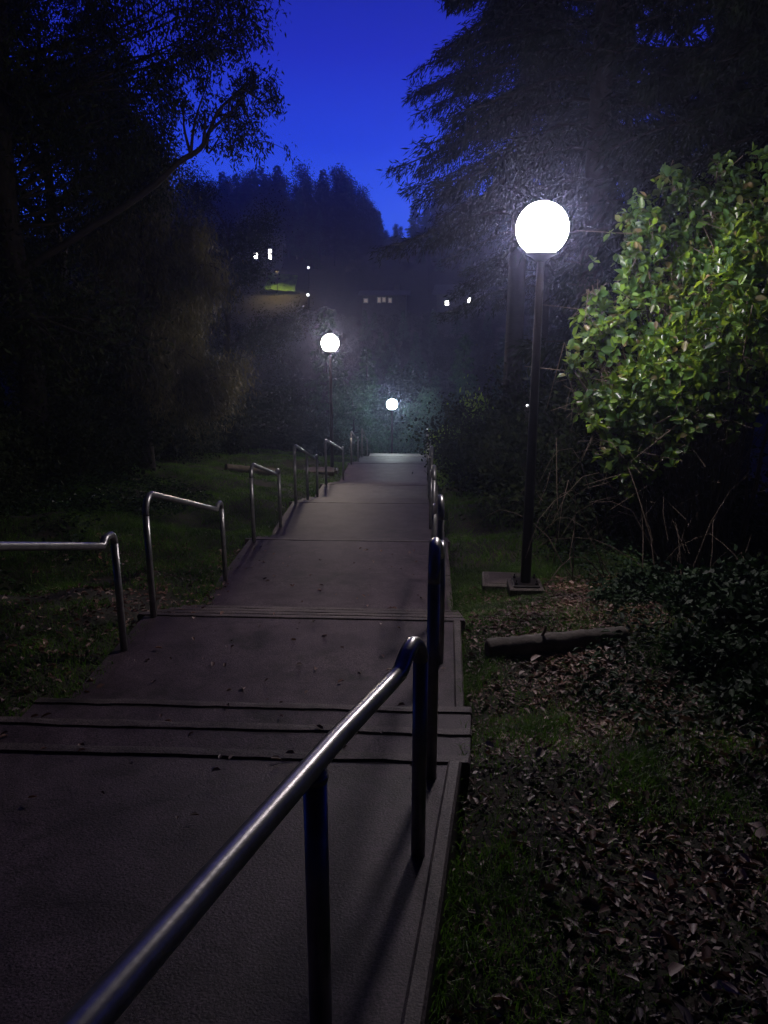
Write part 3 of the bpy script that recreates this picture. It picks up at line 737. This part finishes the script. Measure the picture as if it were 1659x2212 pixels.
# dark shrubs: thicket behind the near lamp, left bank, forest edge
GS = 'low dark shrubs round the clearing'
ths = [(2.1,9.6,1.05),(3.0,10.4,1.2),(2.5,11.5,1.2),(3.6,11,1.4),(2.2,14,1.2),(1.75,15.6,1.25),(2.5,15.9,1.5),(1.9,18.6,1.5),(1.9,17,1.1),(2.4,20,1.2),(3.3,17,1.4),(2.2,24,1.2),(2.0,28,1.1),(3.4,23,1.4),(4.9,9.6,1.4),(5.0,6.6,1.2),(4.6,4.2,1.2),(5.2,2.8,1.2),
       (2.6,31,1.2),(1.6,33.5,1.0),(3.4,28,1.5)]
for i, (x, y, s) in enumerate(ths):
    inst((sA, sB)[i % 2], x, y, s, i*1.3, ('dark loose shrub in the thicket right of the path', 'dark dense small-leaved shrub in the thicket right of the path')[i % 2], 'shrub', GS+' on the right')
ths = [(-6.0,12.2,1.0),(-7.0,10.2,1.1),(-6.6,14.5,1.2),(-7.5,17.5,1.4),(-6.7,21.5,1.3),(-5.8,24.5,1.2),(-4.9,27.5,1.2),(-4.2,30.5,1.1),(-3.5,33.5,1.1),(-7.6,24,1.5),(-6.5,28,1.5),(-5.4,8.2,.7),(-6.2,6.4,.9),(-7.8,8,1.3),(-4.8,36,1.2),(-8.8,13,1.5),(-5.5,31.5,1.4)]
for i, (x, y, s) in enumerate(ths):
    inst((sB, sA)[i % 2], x, y, s, i*2.1, ('dark dense small-leaved shrub at the edge of the left bank', 'dark loose shrub at the edge of the grass on the left')[i % 2], 'shrub', GS+' on the left')

# bare arching twigs in front of the thicket
tw = tag(empty('bramble_thicket', (1.9, 8.3, gz(1.9, 8.3))), 'tangle of bare arching stems behind the near lamp pole', 'bramble')
w = Wood(); Rb = np.random.default_rng(8); oo = Vector(tw.location)
for k in range(70):
    x = Rb.uniform(1.35, 3.9); y = Rb.uniform(7.0, 9.6); a = Rb.uniform(0, 2*PI); ln = Rb.uniform(.6, 1.6); z = gz(x, y)
    h = Rb.uniform(.4, 1.3); pts = []
    for i in range(8):
        u = i/7; pts.append(Vector((x+math.cos(a)*ln*u, y+math.sin(a)*ln*u, z+h*math.sin(u*2.5)))-oo+Vector(Rb.normal(0,.015,3)))
    w.seg(pts, [.006*(1-.6*i/7) for i in range(8)], 4)
w.build('stems', M['twig'], tw)

# ------------------------------------------------------------------ ground cover
def scatter(n, xr, yr, keep):
    x = rng.uniform(*xr, n); y = rng.uniform(*yr, n); k = keep(x, y); return x[k], y[k]
def nz(x, y, s, seed=0):
    return np.sin(x*s*1.3+seed)*np.sin(y*s*1.1+seed*2.3)+.5*np.sin(x*s*2.9+y*s*2.1+seed)+.35*np.sin(x*s*5.7-y*s*4.9+2*seed)
def grass(name, n, xr, yr, keep, h, wd, label):
    x, y = scatter(n, xr, yr, keep); z = ground(x, y)-.01
    A_ = unit(np.stack([rng.normal(0,.45,len(x)), rng.normal(0,.45,len(x)), np.ones(len(x))], 1))
    hh = h*rng.uniform(.4,1.3,len(x))*(1+.35*nz(x, y, 1.1, 3)); hh = np.maximum(hh, .02)
    P = np.stack([x, y, z], 1); sd = unit(np.stack([rng.normal(size=len(x)), rng.normal(size=len(x)), np.zeros(len(x))], 1))
    wv = (wd*rng.uniform(.6,1.3,len(x)))[:,None]; bend = unit(A_*np.array([1,1,0])+1e-6)
    mid = P+A_*hh[:,None]*.55; tip = P+A_*hh[:,None]*.9+bend*hh[:,None]*.35-np.array([0,0,.08])*hh[:,None]
    V_ = np.stack([P-sd*wv*.5, P+sd*wv*.5, mid+sd*wv*.35, mid-sd*wv*.35, mid-sd*wv*.35, mid+sd*wv*.35, tip+sd*wv*.05, tip-sd*wv*.05], 1).reshape(-1,3)
    F_ = (np.array([[[0,1,2,3],[4,5,6,7]]])+8*np.arange(len(x))[:,None,None]).reshape(-1,4)
    return tag(mesh_np(name, V_, F_, M['grass']), label, 'grass', kind='stuff')
def kl(x, y): return (x < LEFT+.10*nz(x, y, 2.2, 1)+.02) & ((nz(x, y, .9, 5) > -.75) | (y > 10))
grass('grass', 120000, (-7.5,-1.95), (2.3, 12), kl, .085, .006, 'rough dark grass on the bank left of the path')
grass('grass', 110000, (-8,-1.95), (12, 30), lambda x, y: kl(x, y) & (x > -8), .075, .011, 'brighter green lawn below the far left lamp')
def kr(x, y):
    e = edge_r(y); d = x-e
    m = (d > -.02) & (d < 5)
    path_ = np.abs(x-(1.0+.16*(y-2.0)*-1+.35)) < .5
    dens = np.where(d < .32+.55*(y > 2.2)*(nz(x,y,.8,1) > -.5), .85, .30) + .5*(nz(x, y, 1.3, 2) > .1)
    leafy = (nz(x, y, 1.0, 7) > .25) & (y < 5.2)
    return m & (rng.random(len(x)) < dens*np.where(leafy, .25, 1)*np.clip((y-1.0)/2.2, .5, 1))
grass('grass', 300000, (-.1,4.0), (.9, 8.2), kr, .070, .0042, 'tufts of grass among dead leaves right of the path')
grass('grass', 70000, (.25,3.2), (8.2, 30), lambda x, y: x > edge_r(y), .07, .010, 'dim green grass strip right of the path beyond the near lamp')
# dead leaves
def leaves(name, n, xr, yr, keep, ln, mat, label, cat, lift=.02, tilt=.45):
    x, y = scatter(n, xr, yr, keep); P = np.stack([x, y, ground(x, y)+rng.uniform(.0, lift, len(x))], 1)
    a = rng.uniform(0, 2*PI, len(x)); A_ = np.stack([np.cos(a), np.sin(a), rng.normal(0,.25,len(x))], 1)
    N = np.stack([rng.normal(0,tilt,len(x)), rng.normal(0,tilt,len(x)), np.ones(len(x))], 1); s = rng.uniform(.5,1.3,len(x))
    V_, F_ = leaf_arrays(P, A_, N, ln*s, ln*.52*s, True, .35)
    return tag(mesh_np(name, V_, F_, M[mat]), label, cat, kind='stuff')
def klit(x, y):
    d = x-edge_r(y); band = np.exp(-((x-(1.30+.12*np.sin(y)))/.62)**2)*np.where(nz(x,y,3.1,6) > -.6, 1, .3)
    return (d > .02) & (rng.random(len(x)) < .12+.9*band*(nz(x, y, 1.4, 4) > -.45))
leaves('leaf_litter', 42000, (0,4.2), (1.0, 7.6), klit, .048, 'litter', 'dead brown and pale leaves littering the ground right of the path', 'dead leaves')
leaves('leaf_litter', 900, (0,3.4), (1.2, 5.2), klit, .078, 'pale_leaf', 'larger pale dead leaves lying on the litter from the log to the bottom right', 'dead leaves', .03, .6)
leaves('leaf_litter', 5200, (-4.5,-2.0), (2.5, 9), lambda x, y: rng.random(len(x)) < np.exp(-((x+2.3)/.8)**2)+.12, .05, 'litter', 'scattered dead leaves at the left edge of the path', 'dead leaves')
leaves('leaf_litter', 170, (-2.0,.28), (2.5, 9), lambda x, y: x < edge_r(y)-.1, .045, 'litter', 'few dead leaves fallen on the concrete path', 'dead leaves', .012, .2)
# the few were placed at ground level: lift them on to the slabs
o_ = [o for o in COL.objects if o.name.startswith('leaf_litter')][-1]
co = np.zeros(len(o_.data.vertices)*3, dtype=np.float32); o_.data.vertices.foreach_get('co', co); co = co.reshape(-1,3)
ly = []; lz = []
for i, (a, za, b, zb) in enumerate(L):
    ly += [a, b]; lz += [za, zb]
    if i+1 < len(L):
        n = 3 if i == 0 else 4; r_ = (L[i+1][0]-b)/(n-1); ri = (L[i+1][1]-zb)/n
        for k in range(1, n): ly += [b+r_*(k-1)+.001, b+r_*k]; lz += [zb+ri*k]*2
cy = np.repeat(co[:,1].reshape(-1,6).mean(1), 6); cx = co[:,0]
base = np.interp(cy, ly, lz); g0 = np.repeat(ground(cx.reshape(-1,6).mean(1), co[:,1].reshape(-1,6).mean(1)), 6)
co[:,2] = co[:,2]-g0+base+.006; o_.data.vertices.foreach_set('co', co.ravel()); o_.data.update()
def kiv(x, y):
    return (x-edge_r(y) > 1.0+.25*nz(x, y, 1.2, 9)) & (rng.random(len(x)) < .9)
leaves('ivy', 15000, (.9,5.0), (1.6, 8.4), kiv, .055, 'ivy', 'low ivy and bramble leaves covering the ground at the right', 'ground cover', .20, .5)
leaves('ivy', 16000, (-8,-3.6), (3, 14), lambda x, y: nz(x, y, .8, 3) > -.2, .07, 'ivy', 'low dark undergrowth on the left bank', 'ground cover', .25, .6)
xb, yb_ = scatter(60000, (.1,3.2), (.9,7.4), lambda x, y: (x > edge_r(y)+.02) & (rng.random(len(x)) < .25+.75*np.exp(-((x-1.35)/.8)**2)))
Pb = np.stack([xb, yb_, ground(xb, yb_)+rng.uniform(.002,.014,len(xb))], 1); ab = rng.uniform(0,2*PI,len(xb)); sb = rng.uniform(.4,1.5,len(xb))
V_, F_ = leaf_arrays(Pb, np.stack([np.cos(ab), np.sin(ab), rng.normal(0,.3,len(xb))],1), np.stack([rng.normal(0,.5,len(xb)), rng.normal(0,.5,len(xb)), np.ones(len(xb))],1), .024*sb, .012*sb)
tag(mesh_np('leaf_debris', V_, F_, M['litter']), 'matted crumbled leaf debris on the soil right of the path', 'leaf debris', kind='stuff')
# young bramble sprays standing above the ivy
br = shrub(51, .35, .42, 8, 14, (.065,.042), 'ivy', 'bramble_plant', .16)
for i, (px, py, Y, s) in enumerate([(1560,1300,5.9,1.0),(1480,1340,5.7,.8),(1400,1300,6.2,.8),(1610,1400,5.2,.9),(1500,1450,4.8,.7),(1640,1560,4.2,.8),(1330,1290,6.4,.6),(1580,1500,4.6,.7)]):
    p = at(px, py, Y); inst(br, p.x, Y, s, i*1.1, 'low leafy bramble plant rising from the dark ground cover', 'bramble', 'bramble plants at the right')

# ------------------------------------------------------------------ far houses with lit windows
def house(c, w, d, h, rz, wins, label, roofh=1.6, base=3):
    t = tag(empty('house', c, rz), label, 'house', 'far houses on the hillside')
    mb = MB(); mb.quadbox((-w/2,-d/2,-base), (w/2,d/2,h)); mb.build('wall', M['wall'], t)
    mb = MB(); e = .35
    v = [(-w/2-e,-d/2-e,h),(w/2+e,-d/2-e,h),(w/2+e,d/2+e,h),(-w/2-e,d/2+e,h),(-w/2-e,0,h+roofh),(w/2+e,0,h+roofh)]
    mb.v = [(a,b,z+.01) for a,b,z in v]; mb.f = [(0,1,5,4),(2,3,4,5),(0,4,3),(1,2,5),(0,3,2,1)]
    rf = mb.build('roof', M['roof'], t)
    mb = MB(); mb.quadbox((w*.2,.2,h), (w*.2+.5,.7,h+roofh+.5)); mb.build('chimney', M['wall'], rf)
    for x, z, ww, hh, mk in wins:
        mb = MB(); f = .07
        for lo, hi in (((x-ww/2-f,-d/2-.06,z-f),(x-ww/2,-d/2+.02,z+hh+f)), ((x+ww/2,-d/2-.06,z-f),(x+ww/2+f,-d/2+.02,z+hh+f)),
                       ((x-ww/2,-d/2-.06,z-f),(x+ww/2,-d/2+.02,z)), ((x-ww/2,-d/2-.06,z+hh),(x+ww/2,-d/2+.02,z+hh+f))): mb.quadbox(lo, hi)
        wf = mb.build('window', M['frame'], t)
        mb = MB(); mb.quadbox((x-ww/2,-d/2-.03,z), (x+ww/2,-d/2-.01,z+hh)); mb.build('pane', M[mk], wf)
    return t
h1 = at(572, 564, 85.5)
house(h1, 3.5, 4, 2.0, .1, [(-.7,.15,.36,.55,'window_lit'),(.72,.1,.28,.95,'window_lit')], 'pale house on the far hillside with two bright windows, upper left', 1.0, 1.1)
h2 = at(832, 658, 70)
house(h2, 3.6, 4, .75, 0, [(-1.5,.2,.25,.25,'window_dim'),(-.4,.2,.2,.35,'window_dim'),(.0,.25,.2,.3,'window_dim'),(.5,.2,.2,.3,'window_dim')], 'low distant house with a row of faint windows near the centre', .4)
h3 = at(992, 664, 68)
house(h3, 3.4, 4, 1.0, -.1, [(-.87,.2,.3,.3,'window_lit'),(.9,.4,.16,.32,'window_lit')], 'distant house with two small lit windows right of centre', .8)
# far lit lawn with its lamp
lw = at(608, 612, 76)
mb = MB(); R = np.random.default_rng(2); n = 14
for j in range(5):
    for i in range(n):
        mb.v.append((-1.35+2.7*i/(n-1)+R.normal(0,.05), -1.2+2.4*j/4+.12*math.sin(i*1.7)*(j == 0), -.50+1.5*j/4-.25*i/(n-1)+R.normal(0,.04)))
for j in range(4):
    for i in range(n-1): a = j*n+i; mb.f.append((a, a+1, a+1+n, a+n))
o = mb.build('lawn', M['grass'], None, True); o.location = lw; tag(o, kind='structure')
def small_lamp(px, py, Y, mk, r, label, hgt=3.0):
    p = at(px, py, Y); t = tag(empty('lamp_post', (p.x, p.y, p.z-hgt)), label, 'lamp post', 'tiny far lamps')
    mb = MB(); mb.tube([(0,0,-.5),(0,0,hgt-r)], [.05,.04], 8); mb.build('pole', M['pole'], t)
    mb = MB(); mb.lathe([(r*.5,hgt-r*.9),(r,hgt-r*.3),(r,hgt+r*.3),(r*.5,hgt+r*.9)], (0,0,0), 12); mb.build('lantern', M[mk], t)
M['far_lamp'] = emit_mat('far_lamp', (.95,.97,1), 2.5)
small_lamp(666, 578, 72, 'far_lamp', .11, 'tiny far lamp right of the lit hillside window', 3)
small_lamp(665, 637, 70, 'far_lamp', .13, 'tiny far lamp above the warm globe lamp')
small_lamp(1139, 876, 11.5, 'far_lamp', .018, 'tiny far light showing just left of the near lamp pole', 1.0)
small_lamp(1015, 650, 66, 'far_lamp', .13, 'tiny far lamp just right of the distant windows')
p = at(604, 606, 75.2)
M['lawnlamp'].node_tree.nodes['Principled BSDF'].inputs['Emission Strength'].default_value = 3800
t = tag(empty('garden_lamp', (p.x, p.y-1.2, p.z+.9)), 'yellow garden light over the far lit lawn', 'garden lamp')
mb = MB(); mb.tube([(0,0,-2.2),(0,0,-.06)], .03, 8); mb.build('pole', M['pole'], t)
mb = MB(); mb.lathe([(.03,-.06),(.07,-.02),(.07,.02),(.02,.05)], (0,0,0), 12); mb.build('lantern', M['lawnlamp'], t)
mb = MB(); mb.lathe([(.22,-.16),(.20,.10),(.05,.14),(.19,.09),(.21,-.16)], (0,0,0), 14); mb.f = mb.f[:-2]; mb.build('hood', M['pole'], t)

# ------------------------------------------------------------------ night haze
HZ = bpy.data.materials.new('haze'); HZ.use_nodes = True; t = HZ.node_tree; t.nodes.clear()
oo_ = t.nodes.new('ShaderNodeOutputMaterial'); pv = t.nodes.new('ShaderNodeVolumePrincipled')
pv.inputs['Color'].default_value = (.54,.60,1.0,1); pv.inputs['Density'].default_value = .0026; pv.inputs['Anisotropy'].default_value = .86
t.links.new(pv.outputs[0], oo_.inputs['Volume'])
mb = MB(); mb.quadbox((-185,-95,-13), (185,310,34)); o = mb.build('haze', HZ); tag(o, kind='stuff')
